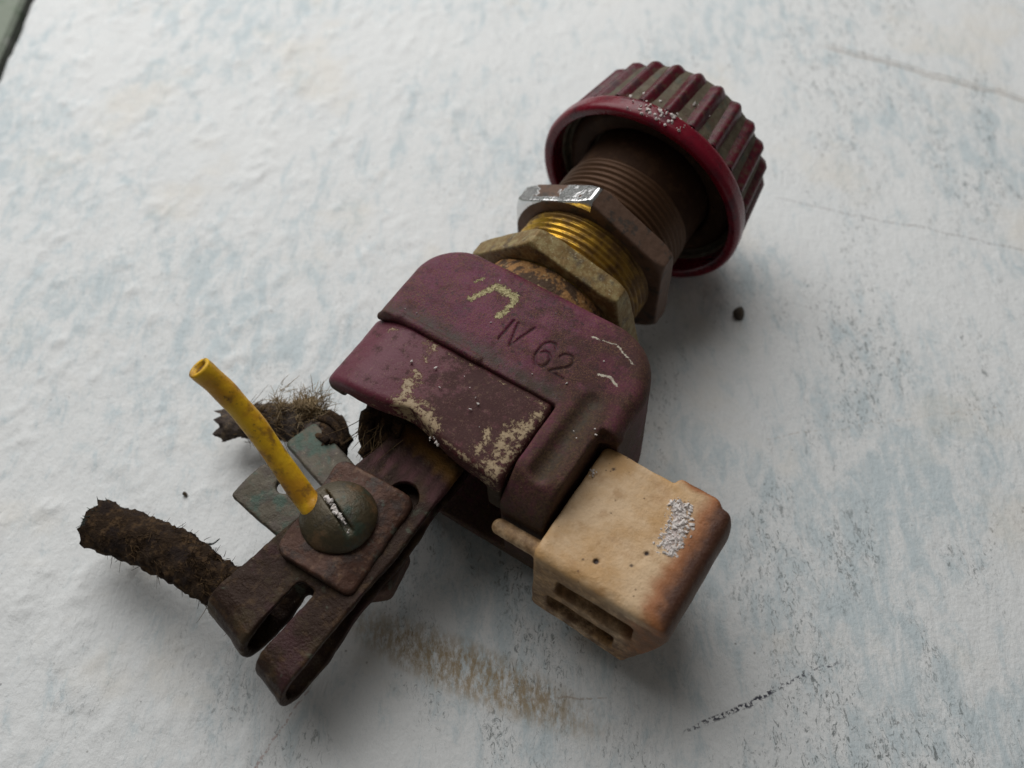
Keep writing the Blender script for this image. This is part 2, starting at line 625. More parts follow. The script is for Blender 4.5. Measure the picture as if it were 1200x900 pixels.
# ------------------------------------------------------------------ materials of the fitting
def mat_housing():
    t = NT('maroon_bakelite')
    col = t.mix(t.noise(0.35, 5, 0.6), (0.085, 0.007, 0.034), (0.125, 0.011, 0.046))
    x, y, z = t.sep()
    dirt = t.noise(0.8, 7, 0.7, off=4)
    # darker and browner towards the right end of the moulding
    bias = t.ramp(x, -3, 15, -0.03, 0.24)
    f = t.ramp(t.math('ADD', dirt, bias), 0.46, 0.70, 0, 0.75)
    col = t.mix(f, col, (0.042, 0.021, 0.013))
    fine = t.ramp(t.noise(2.6, 7, 0.8, off=8), 0.48, 0.62, 0, 0.75)
    col = t.mix(fine, col, (0.026, 0.011, 0.013))
    pale = t.ramp(t.noise(2.4, 7, 0.8, off=14), 0.56, 0.68, 0, 0.6)
    col = t.mix(pale, col, (0.19, 0.12, 0.06))
    patch = t.ramp(t.noise(0.22, 5, 0.6, off=23), 0.44, 0.62)
    col = t.mix(t.math('MULTIPLY', patch, 0.45), col, (0.18, 0.027, 0.080))
    dust = t.math('MULTIPLY', t.ramp(t.noise(6.5, 4, 0.8, off=27), 0.46, 0.66), t.ramp(t.noise(0.5, 4, 0.7, off=29), 0.34, 0.58, 0.25, 1.0))
    dust = t.math('MULTIPLY', dust, t.ramp(x, -8, 12, 1.0, 0.7), clamp=True)
    col = t.mix(dust, col, (0.22, 0.125, 0.062))
    dk2 = t.ramp(t.noise(1.1, 6, 0.75, off=33), 0.55, 0.66, 0, 0.7)
    col = t.mix(dk2, col, (0.022, 0.012, 0.010))
    gr = t.attr('grey')
    col = t.mix(t.math('MULTIPLY', gr, t.ramp(t.noise(1.2, 5, off=17), 0.3, 0.6, 0.25, 0.8)), col, (0.050, 0.046, 0.032))
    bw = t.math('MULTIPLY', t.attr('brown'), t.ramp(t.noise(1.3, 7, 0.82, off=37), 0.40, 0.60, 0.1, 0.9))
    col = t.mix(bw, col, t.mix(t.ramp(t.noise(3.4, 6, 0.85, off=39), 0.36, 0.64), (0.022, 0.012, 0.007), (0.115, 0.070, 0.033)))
    ym = t.ramp(t.math('ADD', t.attr('paint'), t.math('MULTIPLY', t.math('SUBTRACT', t.noise(2.8, 6, 0.85), 0.5), 3.0)), 0.42, 0.6)
    col = t.mix(ym, col, t.mix(t.ramp(t.noise(4.5, 4, 0.8), 0.38, 0.62), (0.56, 0.50, 0.28), (0.17, 0.14, 0.06)))
    ws = t.ramp(t.math('ADD', t.attr('chalk'), t.math('MULTIPLY', t.math('SUBTRACT', t.noise(3.5, 5, 0.8, off=2), 0.5), 1.8)), 0.6, 0.75)
    col = t.mix(ws, col, (0.5, 0.46, 0.37))
    mk = t.attr('mark')
    col = t.mix(mk, col, (0.02, 0.012, 0.012))
    rough = t.mixf(f, 0.40, 0.78)
    rough = t.mixf(dust, rough, 0.9)
    rough = t.mixf(ym, rough, 0.85)
    h = t.math('ADD', t.noise(3.6, 5, 0.7), t.math('MULTIPLY', ym, 0.5))
    return t.out(col, rough, 0, t.bump(h, 0.13, 0.7), 0.24)


def mat_cover():
    t = NT('worn_maroon_cover')
    x, y, z = t.sep()
    col = t.mix(t.noise(0.3, 4), (0.115, 0.017, 0.034), (0.09, 0.016, 0.016))
    lil = t.ramp(x, 1.0, -9.0)
    col = t.mix(t.math('MULTIPLY', lil, 0.45), col, (0.15, 0.042, 0.072))
    dk = t.ramp(t.math('ADD', t.noise(0.7, 6, 0.8, off=6), t.ramp(x, -5, 2, -0.05, 0.14)), 0.46, 0.62, 0, 0.8)
    col = t.mix(dk, col, (0.042, 0.017, 0.014))
    col = t.mix(t.ramp(t.noise(2.4, 6, 0.7, off=9), 0.56, 0.68, 0, 0.5), col, (0.20, 0.12, 0.08))
    wr = t.ramp(t.math('ADD', t.attr('wear'), t.math('MULTIPLY', t.math('SUBTRACT', t.noise(1.3, 8, 0.82, off=3), 0.5), 3.0)), 0.54, 0.72)
    pale = t.mix(t.noise(2.2, 6, 0.75), (0.52, 0.42, 0.27), (0.24, 0.15, 0.085))
    col = t.mix(wr, col, pale)
    dust = t.math('MULTIPLY', t.ramp(t.noise(6.5, 4, 0.8, off=27), 0.52, 0.70), t.ramp(t.noise(0.5, 4, 0.7, off=29), 0.40, 0.62, 0.15, 0.8))
    col = t.mix(t.math('MULTIPLY', dust, 0.75), col, (0.25, 0.14, 0.09))
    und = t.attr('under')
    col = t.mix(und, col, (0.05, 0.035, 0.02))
    h = t.math('SUBTRACT', t.noise(3.4, 5, 0.7), t.math('MULTIPLY', wr, 0.8))
    return t.out(col, t.mixf(dk, 0.36, 0.7), 0, t.bump(h, 0.08, 0.6), 0.22)


def mat_ceramic():
    t = NT('stained_cream_ceramic')
    n1 = t.noise(0.16, 6, 0.6)
    col = t.mix(t.ramp(n1, 0.40, 0.66), (0.75, 0.535, 0.325), (0.58, 0.345, 0.145))
    col = t.mix(t.ramp(t.noise(0.45, 5, off=7), 0.52, 0.7, 0, 0.5), col, (0.42, 0.22, 0.08))
    b = t.math('ADD', t.attr('burn'), t.math('MULTIPLY', t.math('SUBTRACT', t.noise(0.5, 6, 0.65, off=3), 0.5), 0.5))
    col = t.mix(t.ramp(b, 0.10, 0.55, 0, 0.9), col, (0.33, 0.10, 0.022))
    col = t.mix(t.ramp(b, 0.45, 0.82, 0, 0.95), col, (0.045, 0.012, 0.006))
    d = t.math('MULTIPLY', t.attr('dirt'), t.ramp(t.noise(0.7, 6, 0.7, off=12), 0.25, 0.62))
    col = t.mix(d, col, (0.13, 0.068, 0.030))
    sp = t.ramp(t.voro(1.1), 0.16, 0.08, 0, 0.7)
    sp = t.math('MULTIPLY', sp, t.ramp(t.noise(0.6, 3, off=20), 0.52, 0.6))
    col = t.mix(sp, col, (0.12, 0.06, 0.03))
    cr = t.ramp(t.math('ADD', t.attr('crust'), t.math('MULTIPLY', t.math('SUBTRACT', t.noise(2.2, 6, 0.8, off=44), 0.5), 2.6)), 0.55, 0.75)
    col = t.mix(cr, col, t.mix(t.noise(5, 4), (0.76, 0.67, 0.65), (0.60, 0.50, 0.46)))
    pit = t.attr('pit')
    col = t.mix(pit, col, (0.03, 0.015, 0.01))
    fine = t.ramp(t.noise(4.0, 6, 0.75, off=4), 0.55, 0.72, 0, 0.35)
    col = t.mix(fine, col, (0.30, 0.18, 0.09))
    return t.out(col, t.mixf(t.noise(0.5, 4, off=6), 0.42, 0.7), 0, t.bump(t.math('ADD', t.noise(2.2, 6, 0.65), t.math('MULTIPLY', cr, t.noise(4.5, 4, 0.7, off=3))), 0.14, 0.8), 0.4)


M['housing'] = mat_housing()
M['cover'] = mat_cover()
M['ceramic'] = mat_ceramic()
M['knob'] = grimy('dusty_knob_flutes', (0.075, 0.055, 0.030), [((0.13, 0.105, 0.065), 0.8, 0.42, 0.65, 0.8), ((0.05, 0.07, 0.05), 0.5, 0.5, 0.65, 0.6), ((0.10, 0.02, 0.03), 1.2, 0.58, 0.7, 0.5)], (0.6, 0.85), 0, (0.10, 2.5))
M['rib'] = grimy('glossy_maroon_rib', (0.085, 0.003, 0.012), [((0.030, 0.006, 0.010), 0.7, 0.46, 0.64, 0.8), ((0.085, 0.055, 0.033), 1.4, 0.47, 0.64, 0.65, 6)], (0.25, 0.5), 0, (0.04, 3.0), 0.3)
M['rim'] = grimy('glossy_red_rim', (0.15, 0.002, 0.013), [((0.045, 0.006, 0.014), 0.35, 0.47, 0.66, 0.75), ((0.19, 0.14, 0.10), 2.6, 0.62, 0.72, 0.4)], (0.16, 0.42), 0, (0.03, 2.0), 0.35)
M['collar'] = grimy('brown_inner_collar', (0.034, 0.015, 0.007), [((0.065, 0.032, 0.015), 0.6, 0.48, 0.66, 0.6)], (0.6, 0.85), 0, (0.06, 2.5), 0.15)


def mat_stem():
    t = NT('tarnished_brass_thread')
    x, y, z = t.sep()
    # coordinates: y measured from the fitting's origin; brighter brass between the two nuts
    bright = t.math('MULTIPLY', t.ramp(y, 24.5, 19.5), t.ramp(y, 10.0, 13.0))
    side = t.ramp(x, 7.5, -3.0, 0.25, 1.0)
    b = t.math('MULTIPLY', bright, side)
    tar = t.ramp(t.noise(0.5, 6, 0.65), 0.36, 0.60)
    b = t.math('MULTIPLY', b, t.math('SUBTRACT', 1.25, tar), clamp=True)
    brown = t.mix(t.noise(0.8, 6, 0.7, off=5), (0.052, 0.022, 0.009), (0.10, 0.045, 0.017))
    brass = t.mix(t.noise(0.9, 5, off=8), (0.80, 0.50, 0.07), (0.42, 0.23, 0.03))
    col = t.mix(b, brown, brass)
    col = t.mix(t.ramp(t.noise(3, 6, 0.75, off=15), 0.60, 0.72, 0, 0.4), col, (0.25, 0.20, 0.12))
    return t.out(col, t.mixf(b, 0.52, 0.30), t.mixf(b, 0.45, 0.95), t.bump(t.noise(4, 5), 0.03, 0.6), 0.5)


M['stem'] = mat_stem()
M['nut_brass'] = grimy('dusty_olive_brass', (0.20, 0.125, 0.042), [((0.30, 0.235, 0.10), 1.1, 0.42, 0.66, 0.9, 5), ((0.055, 0.036, 0.022), 0.6, 0.50, 0.66, 0.75), ((0.42, 0.38, 0.24), 4.0, 0.58, 0.68, 0.7, 6)], (0.45, 0.75), 0.35, (0.05, 3.0))


def mat_nut_steel():
    t = NT('flaking_plated_steel')
    p = t.attr('plate')
    n = t.noise(0.30, 6, 0.6, off=2.6)
    f = t.ramp(t.math('ADD', p, t.math('MULTIPLY', t.math('SUBTRACT', n, 0.5), 1.3)), 0.50, 0.535)
    rust = t.mix(t.noise(1.2, 7, 0.7), (0.075, 0.042, 0.026), (0.16, 0.088, 0.058))
    rust = t.mix(t.ramp(t.noise(0.8, 5, off=9), 0.52, 0.64, 0, 0.85), rust, (0.05, 0.04, 0.032))
    col = t.mix(f, rust, (0.72, 0.72, 0.72))
    return t.out(col, t.mixf(f, 0.62, 0.20), t.mixf(f, 0.25, 1.0), t.bump(t.math('ADD', t.noise(2.5, 5), t.math('MULTIPLY', f, 1.2)), 0.06, 0.8), 0.5)


M['nut_steel'] = mat_nut_steel()
M['gasket'] = grimy('rusty_gasket', (0.34, 0.17, 0.055), [((0.05, 0.025, 0.012), 0.7, 0.42, 0.56, 0.95), ((0.50, 0.36, 0.18), 1.6, 0.58, 0.7, 0.7)], (0.7, 0.9), 0, (0.25, 2.0))
M['bracket'] = grimy('oxidised_bracket_metal', (0.032, 0.016, 0.010), [((0.062, 0.022, 0.026), 0.22, 0.51, 0.64, 0.6), ((0.062, 0.042, 0.019), 0.35, 0.50, 0.64, 0.6), ((0.10, 0.12, 0.085), 0.45, 0.60, 0.70, 0.6), ((0.09, 0.05, 0.022), 0.8, 0.50, 0.68, 0.6), ((0.26, 0.22, 0.15), 2.5, 0.64, 0.74, 0.6, 7)], (0.38, 0.65), 0.3, (0.12, 3.5), 0.25)


def add_sheen(m):
    """heat tint where the strip leaves the housing: violet, then straw"""
    nt = m.node_tree
    bsdf = nt.nodes['Principled BSDF']
    old = bsdf.inputs['Base Color'].links[0].from_socket
    for nm, c in (('violet', (0.15, 0.062, 0.070)), ('straw', (0.26, 0.13, 0.03))):
        at = nt.nodes.new('ShaderNodeAttribute')
        at.attribute_name = nm
        mx = nt.nodes.new('ShaderNodeMix')
        mx.data_type = 'RGBA'
        nt.links.new(at.outputs['Fac'], mx.inputs[0])
        nt.links.new(old, mx.inputs[6])
        mx.inputs[7].default_value = (*c, 1)
        old = mx.outputs[2]
    nt.links.new(old, bsdf.inputs['Base Color'])


add_sheen(M['bracket'])
M['plate'] = grimy('rusty_clamp_plate', (0.075, 0.031, 0.018), [((0.030, 0.018, 0.014), 0.5, 0.46, 0.62, 0.7), ((0.17, 0.09, 0.05), 1.0, 0.52, 0.68, 0.7), ((0.10, 0.13, 0.10), 0.7, 0.58, 0.68, 0.5)], (0.4, 0.7), 0.35, (0.10, 2.5))
M['screw'] = grimy('olive_screw_head', (0.068, 0.052, 0.027), [((0.030, 0.055, 0.038), 0.30, 0.52, 0.64, 0.85), ((0.15, 0.085, 0.04), 0.30, 0.53, 0.66, 0.75), ((0.035, 0.03, 0.024), 1.0, 0.54, 0.68, 0.6)], (0.32, 0.55), 0.30, (0.08, 2.5))
M['green_plate'] = grimy('verdigris_plate', (0.085, 0.072, 0.050), [((0.022, 0.070, 0.048), 0.30, 0.50, 0.62, 0.75), ((0.06, 0.042, 0.032), 0.5, 0.50, 0.66, 0.7), ((0.24, 0.20, 0.14), 1.4, 0.60, 0.72, 0.6)], (0.4, 0.7), 0.35, (0.08, 2.5))
M['yellow'] = grimy('yellow_wire_sleeve', (0.80, 0.47, 0.010), [((0.50, 0.19, 0.012), 0.22, 0.42, 0.62, 0.65), ((0.16, 0.068, 0.02), 0.6, 0.50, 0.66, 0.7), ((0.045, 0.025, 0.015), 1.3, 0.62, 0.72, 0.75)], (0.35, 0.6), 0, (0.06, 2.5))
M['yellow_core'] = grimy('wire_core', (0.30, 0.16, 0.03), [((0.08, 0.04, 0.01), 1.5, 0.45, 0.6, 0.8)], (0.6, 0.8), 0.2)
M['fabric'] = grimy('brown_cloth_braid', (0.034, 0.021, 0.013), [((0.10, 0.060, 0.030), 1.2, 0.46, 0.64, 0.85, 7), ((0.018, 0.012, 0.011), 0.5, 0.50, 0.64, 0.8)], (0.85, 0.95), 0, (0.35, 3.5), 0.15)
M['fabric_grey'] = grimy('grey_cloth_braid', (0.095, 0.075, 0.065), [((0.20, 0.15, 0.10), 1.3, 0.50, 0.66, 0.8), ((0.04, 0.03, 0.028), 0.7, 0.50, 0.64, 0.8)], (0.85, 0.95), 0, (0.35, 3.5), 0.15)
M['fabric_hair'] = grimy('matted_braid_hair', (0.10, 0.062, 0.032), [((0.03, 0.019, 0.012), 0.5, 0.42, 0.56, 0.9), ((0.20, 0.125, 0.06), 0.7, 0.58, 0.68, 0.8)], (0.85, 0.95), 0, (0.02, 5), 0.1)
M['thread'] = grimy('frayed_thread', (0.20, 0.135, 0.07), [((0.09, 0.058, 0.03), 1.0, 0.45, 0.6, 0.8)], (0.8, 0.95), 0, (0.02, 5), 0.2)
M['thread_pale'] = grimy('pale_frayed_thread', (0.42, 0.32, 0.19), [((0.18, 0.125, 0.07), 1.0, 0.45, 0.6, 0.7)], (0.8, 0.95), 0, (0.02, 5), 0.2)
M['dark_core'] = grimy('blackened_rubber_core', (0.010, 0.014, 0.010), [((0.02, 0.075, 0.015), 0.5, 0.50, 0.62, 0.8)], (0.6, 0.9), 0, (0.2, 2.5))
M['plaster'] = grimy('plaster_crumb', (0.74, 0.69, 0.66), [((0.55, 0.48, 0.43), 1.5, 0.5, 0.7, 0.6)], (0.8, 0.95), 0, (0.05, 6), 0.2)
M['crumb'] = grimy('dark_crumb', (0.035, 0.022, 0.012), [((0.09, 0.06, 0.03), 1.0, 0.5, 0.65, 0.7)], (0.4, 0.7), 0, (0.1, 3))

# ------------------------------------------------------------------ housing
ENGRAVE = [
    [(0.9, -33.1), (1.0, -30.4)],
    [(1.55, -30.4), (2.3, -33.2), (3.3, -30.1)],
    [(6.6, -31.1), (6.2, -30.6), (5.6, -30.7), (5.2, -31.1), (5.1, -31.8), (5.1, -32.7), (5.4, -33.3), (5.8, -33.7), (6.5, -33.6), (6.8, -33.0), (6.7, -32.3), (6.2, -31.9), (5.8, -31.9), (5.4, -32.3)],
    [(7.4, -31.7), (7.5, -31.3), (7.9, -31.0), (8.5, -31.0), (8.9, -31.5), (8.8, -32.2), (7.3, -33.6), (9.0, -33.7)],
]


def engrave_d(x, y):
    d = None
    for p in ENGRAVE:
        e = sd_poly2(x, y, p)
        d = e if d is None else np.minimum(d, e)
    return d


def f_housing(x, y, z):
    d2 = sd_rrect(x, y, -12.2, 17.0, -47.2, -24.6, 1.5, 1.5, 5.5, 7.0)
    d = extrude(d2, z, -8.2, 9.6, 1.7)
    # front of the moulding is cut away for the cover, the ceramic block and the bracket
    d = smax(d, -sd_box(x, y, z, (-30, -60, -5.6), (10.0, -36.6, 30), 0.3), 0.35)
    d = smax(d, -sd_box(x, y, z, (-30, -60, -30), (-8.5, -39.0, 30), 0.5), 0.3)
    d = smax(d, -sd_box(x, y, z, (15.1, -60, -6.3), (40, -36.4, 30), 0.4), 0.35)
    # lobe rounds down at its front end
    d = np.where(x > 9.7, smax(d, (z - 10.7) + (np.maximum(-41.0 - y, 0) / 6.0) ** 2 * 4.4, 0.8), d)
    # groove along the lobe
    d = smax(d, -sd_caps(x, y, z, (12.75, -34.6, 10.35), (12.6, -43.6, 10.0), 1.25), 0.5)
    # raised bead along the seam at the left
    d = smin(d, sd_caps(x, y, z, (-11.9, -36.6, 8.2), (-9.4, -36.1, 9.4), 0.4), 0.3)
    d = smin(d, sd_caps(x, y, z, (-9.4, -36.1, 9.4), (0.5, -36.25, 9.45), 0.4), 0.3)
    # small broken tab by the ceramic
    d = smin(d, sd_caps(x, y, z, (15.0, -36.6, 8.0), (16.6, -35.8, 7.8), 0.6), 0.4)
    # stamped date
    en = engrave_d(x, y)
    d = smax(d, -(np.sqrt(en ** 2 + ((z - 9.62) * 0.8) ** 2) - 0.165), 0.05)
    return d


V, Q = surf_nets(f_housing, (-13.2, -48.6, -9), (18.2, -23.8, 11), 0.125)
V = rough_up(V, Q, 0.07, 0.35)
x, y, z = V.T
YM = [(-4.4, -30.5), (-3.5, -28.8), (-3.0, -27.6), (-2.0, -28.0), (-0.5, -27.7), (-0.3, -28.6), (-0.5, -30.3), (-0.7, -30.9)]
ym = np.clip(0.95 - sd_poly2(x, y, YM) / 0.7, 0, 1)
ym = np.maximum(ym, np.clip(1.05 - sd_poly2(x, y, [(-2.8, -27.7), (-0.5, -28.0)]) / 0.9, 0, 1)) * (z > 8)
ym = np.maximum(ym, np.clip(0.8 - sd_poly2(x, y, [(-5.2, -28.4), (-4.7, -27.6)]) / 0.5, 0, 1) * (z > 8))
ch = np.clip(0.8 - sd_poly2(x, y, [(8.9, -27.9), (11.5, -27.4), (14.2, -28.6)]) / 0.45, 0, 1)
ch = np.maximum(ch, np.clip(0.9 - sd_poly2(x, y, [(11.7, -31.4), (12.9, -31.1), (13.9, -31.6)]) / 0.45, 0, 1)) * (z > 8)
gy = np.clip(1.0 - np.abs(sd_poly2(x, y, [(-12, -36.6), (-9.4, -35.6), (0, -35.4), (9.5, -35.8)])) / 1.6, 0, 1)
gy = np.maximum(gy, np.clip(1.1 - sd_seg2(x, y, (12.9, -34.6), (12.8, -43.6)) / 1.5, 0, 1))
gy = np.maximum(gy, np.clip((-44.5 - y) / 3, 0, 0.9))
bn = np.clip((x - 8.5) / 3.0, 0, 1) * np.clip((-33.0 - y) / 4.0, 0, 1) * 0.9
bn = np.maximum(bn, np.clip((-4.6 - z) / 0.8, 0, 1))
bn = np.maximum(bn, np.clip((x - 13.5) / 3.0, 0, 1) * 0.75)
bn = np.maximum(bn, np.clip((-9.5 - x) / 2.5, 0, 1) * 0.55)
mk = np.clip(1.0 - engrave_d(x, y) / 0.16, 0, 1) * (z > 8.5) * 0.7
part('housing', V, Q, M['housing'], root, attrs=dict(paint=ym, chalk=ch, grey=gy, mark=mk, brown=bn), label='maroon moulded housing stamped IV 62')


# ------------------------------------------------------------------ cover
def f_cover(x, y, z):
    fy = -46.3 + 0.0 * x
    bow = 0.9 * np.exp(-((x + 1.5) / 4.0) ** 2)           # front edge chipped back in the middle
    d2 = sd_rrect(x, y, -12.7, 9.7, -46.9, -36.2, 2.2, 0.9, 1.0, 0.4)
    d2 = smax(d2, -46.0 - 0.05 * x + bow * 1.3 - y, 0.5)
    d = extrude(d2, z, 2.0, 9.35, 0.8)
    crown = z - 9.35 + ((np.maximum(-6.5 - x, 0)) / 6.0) ** 2 * 2.2 + (np.maximum(-44.0 - y, 0) / 3.0) ** 2 * 0.5
    d = smax(d, crown, 0.8)
    d = smax(d, -sd_box(x, y, z, (-10.4, -60, -5), (7.9, -38.6, 6.4), 0.6), 0.4)
    d = smax(d, -sd_box(x, y, z, (-20, -60, -5), (-4, -30, 5.2), 0.6), 0.5)
    # chip
    d = smax(d, -(np.sqrt((x + 2.2) ** 2 + (y + 46.6) ** 2 + (z - 8.2) ** 2) - 2.3), 0.2)
    return d


V, Q = surf_nets(f_cover, (-13.8, -48, 1), (10.6, -35.4, 10.4), 0.15)
V = rough_up(V, Q, 0.10, 0.3)
x, y, z = V.T
wr = np.clip(0.80 - sd_poly2(x, y, [(8.9, -37.6), (8.9, -46.0)]) / 2.2, 0, 1)
for pts, rad, am in (([(-4.0, -41.3), (-3.8, -42.6), (-3.6, -44.3), (-1.8, -43.8), (0.9, -44.7)], 1.0, 0.95), ([(-5.0, -37.2), (-4.2, -37.0), (-4.3, -38.9)], 0.8, 0.8),
                     ([(8.3, -40.2), (7.6, -42.3), (8.1, -44.6), (8.0, -46.0)], 1.5, 0.85), ([(5.6, -42.4), (6.3, -44.0), (6.0, -45.2)], 0.9, 0.85),
                     ([(-9.3, -37.2), (-10.5, -38.4)], 0.9, 0.6), ([(-11.4, -46.4), (-4.2, -45.4)], 0.5, 0.75), ([(1.0, -45.2), (9.0, -46.4)], 0.45, 0.7), ([(-4, -37.1), (9, -37.1)], 0.35, 0.6)):
    wr = np.maximum(wr, np.clip(am - sd_poly2(x, y, pts) / rad * 0.5, 0, 1))
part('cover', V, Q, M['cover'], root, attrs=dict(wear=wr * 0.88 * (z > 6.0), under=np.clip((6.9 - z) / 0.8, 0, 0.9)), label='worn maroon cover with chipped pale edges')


# ------------------------------------------------------------------ ceramic block
def f_ceramic(x, y, z):
    z0_ = z
    z = z - 0.13 * (30.4 - x) * np.clip((4.5 - z) / 9.0, 0, 1) * np.clip((x - 15.0) / 1.0, 0, 1)       # underside slopes
    yf = y + 0.075 * np.maximum(6.6 - z, 0) * np.clip((-43.0 - y) / 5.0, 0, 1)        # front leans forward below
    d2 = sd_rrect(x, yf, 15.6, 30.4, -49.9, -36.3, 0.7, 0.9, 0.8, 1.6)
    d2 = smin(d2, sd_rrect(x, y, 23.4, 28.6, -40, -35.5, 0.6, 0.6, 0.7, 1.4), 0.3)
    d = extrude(d2, z, -6.8, 6.6, 0.6)
    # right flank leans in below a rounded shoulder
    d = smax(d, (x - 30.4) + (np.maximum(z - 4.4, 0) / 2.2) ** 2 * 1.0 + np.maximum(3.6 - z, 0) * 0.36, 0.7)
    d = smax(d, (z - 6.6) + np.maximum(-49.0 - y, 0) * 0.45, 0.3)
    # two slots in the front
    d = smax(d, -sd_box(x, y, z, (18.3, -60, -0.1), (26.9, -39.5, 3.3), 0.6), 0.25)
    d = smax(d, -sd_box(x, y, z, (17.6, -60, -4.9), (25.2, -39.5, -1.7), 0.6), 0.25)
    z = z0_
    # little bar joining it to the housing
    d = smin(d, sd_caps(x, y, z, (10.8, -48.3, 3.4), (16.6, -48.5, 4.2), 0.85), 0.5)
    # rough broken rear right corner
    d = smax(d, -(np.sqrt((x - 24.9) ** 2 + (y + 35.0) ** 2 + (z - 7.5) ** 2) - 1.2), 0.3)
    for px, py, r in ((21.1, -47.4, 0.32), (24.7, -44.2, 0.26), (24.1, -46.0, 0.18), (17.7, -38.3, 0.2), (20.0, -47.9, 0.15)):
        d = smax(d, -(np.sqrt((x - px) ** 2 + (y - py) ** 2 + (z - 6.65) ** 2) - r), 0.08)
    return d


V, Q = surf_nets(f_ceramic, (9.4, -52.0, -7.8), (31.6, -34.4, 7.8), 0.15)
V = rough_up(V, Q, 0.10, 0.45)
x, y, z = V.T
burn = np.clip((x - 25.2 + (z < 5) * 1.5) / 4.6, 0, 1) * np.clip((y + 52.5) / 4, 0.55, 1)
burn = np.maximum(burn, np.clip((y + 36.6) / 1.6, 0, 1) * np.clip((x - 22) / 3, 0, 1))
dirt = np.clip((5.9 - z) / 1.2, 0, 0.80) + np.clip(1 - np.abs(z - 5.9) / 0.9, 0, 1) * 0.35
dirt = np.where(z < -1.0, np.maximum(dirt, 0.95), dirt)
pit = np.zeros(len(x))
for px, py, r in ((21.1, -47.4, 0.32), (24.7, -44.2, 0.26), (24.1, -46.0, 0.18), (17.7, -38.3, 0.2), (20.0, -47.9, 0.15)):
    pit = np.maximum(pit, np.clip((r * 1.05 - np.hypot(x - px, y - py)) / 0.1, 0, 1) * (z > 6))
crust = np.clip(1.0 - sd_poly2(x, y, [(25.1, -38.6), (25.9, -40.2), (26.1, -42.4)]) / 1.7, 0, 1) * (z > 5)
part('ceramic_block', V, Q, M['ceramic'], root, attrs=dict(crust=crust, burn=burn, dirt=np.clip(dirt, 0, 1), pit=pit), label='cream ceramic block with two slots and scorched edge')

# ------------------------------------------------------------------ knob
knob_prof = round_profile([(0.4, 12.9), (2.2, 12.5), (9.0, 11.5), (10.8, 9.8), (11.1, 0.01), (2.2, 0.01), (1.7, 11.9), (0.4, 11.9)], [0.3, 0.5, 1.3, 1.0, 0.01, 0.01, 0.6, 0.3])
V, Q = lathe_y(knob_prof, 120)
knob = part('knob', rough_up(V, Q, 0.06, 0.5), Q, M['knob'], root, label='dark red knob with grimy flutes')
rim_prof = round_profile([(-2.1, 13.3), (-1.5, 13.7), (0.2, 13.55), (0.8, 13.1), (0.8, 12.2), (-1.9, 12.25)], [0.5, 0.6, 0.5, 0.3, 0.2, 0.45], 6)
V, Q = lathe_y(rim_prof, 160)
part('rim', rough_up(V, Q, 0.05, 0.25), Q, M['rim'], knob, label='glossy red rim of the knob')
V, Q = lathe_y(round_profile([(0.4, 8.5), (0.2, 10.4), (1.0, 11.3), (2.4, 11.5), (2.4, 8.5)], 0.5), 120)
part('collar', rough_up(V, Q, 0.06, 0.5), Q, M['collar'], knob)
# one rib, then copies round the knob
N_RIB = 25
prof = []
for i in range(13):
    t_ = i / 12
    yy = 0.7 + 9.5 * t_
    r0 = 12.80 - 1.18 * max(0, (yy - 0.7) / 8.4)
    if yy > 8.8:
        r0 -= (yy - 8.8) ** 2 * 0.75
    prof.append((yy, r0, 1.0 if t_ < 0.9 else 0.85))
rv, rf = [], []
for yy, r0, tp in prof:
    for k in range(9):
        q_ = -1 + k / 4
        rv.append((-1.05 * tp * q_, yy, r0 - 0.22 + 0.78 * tp * math.cos(q_ * math.pi / 2) ** 1.25))
for i in range(12):
    for k in range(8):
        rf.append((i * 9 + k, i * 9 + k + 1, (i + 1) * 9 + k + 1, (i + 1) * 9 + k))
rf.append(tuple(12 * 9 + k for k in range(9)))
rib_me = mesh_from('rib', np.array(rv), [tuple(reversed(f)) for f in rf])
rib_me.materials.append(M['rib'])
for i in range(N_RIB):
    o = bpy.data.objects.new('rib', rib_me)
    C.objects.link(o)
    o.parent = knob
    o.location = Vector(-BASE) * S
    o.rotation_euler = (0, R(90 - 112 + i * 360 / N_RIB), 0)

# ------------------------------------------------------------------ threaded stem
ny_, nth = 260, 120
ys = np.linspace(-26.5, -4.2, ny_)
th = np.linspace(0, 2 * np.pi, nth, endpoint=False)
YY, TT = np.meshgrid(ys, th, indexing='ij')
ph = (YY / 0.82 - TT / (2 * np.pi)) % 1.0
tri = np.abs(ph * 2 - 1)
RR = 8.1 + 0.33 * np.clip(tri * 1.5 - 0.2, 0, 1) + vnoise(YY * 0.6, np.cos(TT) * 4, np.sin(TT) * 4) * 0.05
RR = RR - 0.3 * np.clip((YY + 5.0) / 0.8, 0, 1)
V = np.stack([RR * np.cos(TT), YY, RR * np.sin(TT)], -1).reshape(-1, 3)
idx = np.arange(ny_ * nth).reshape(ny_, nth)
nxt = np.roll(idx, -1, 1)
Q = np.stack([idx[:-1].ravel(), idx[1:].ravel(), nxt[1:].ravel(), nxt[:-1].ravel()], 1)
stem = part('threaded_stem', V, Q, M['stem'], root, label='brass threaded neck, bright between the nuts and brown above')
V, Q = lathe_y([(-5.2, 7.2), (-4.9, 8.1), (-4.4, 8.2), (0, 8.2), (3.4, 8.2), (3.4, 6.5), (-5.2, 6.5)], 96)
part('neck', rough_up(V, Q, 0.05, 0.6), Q, M['collar'], stem)


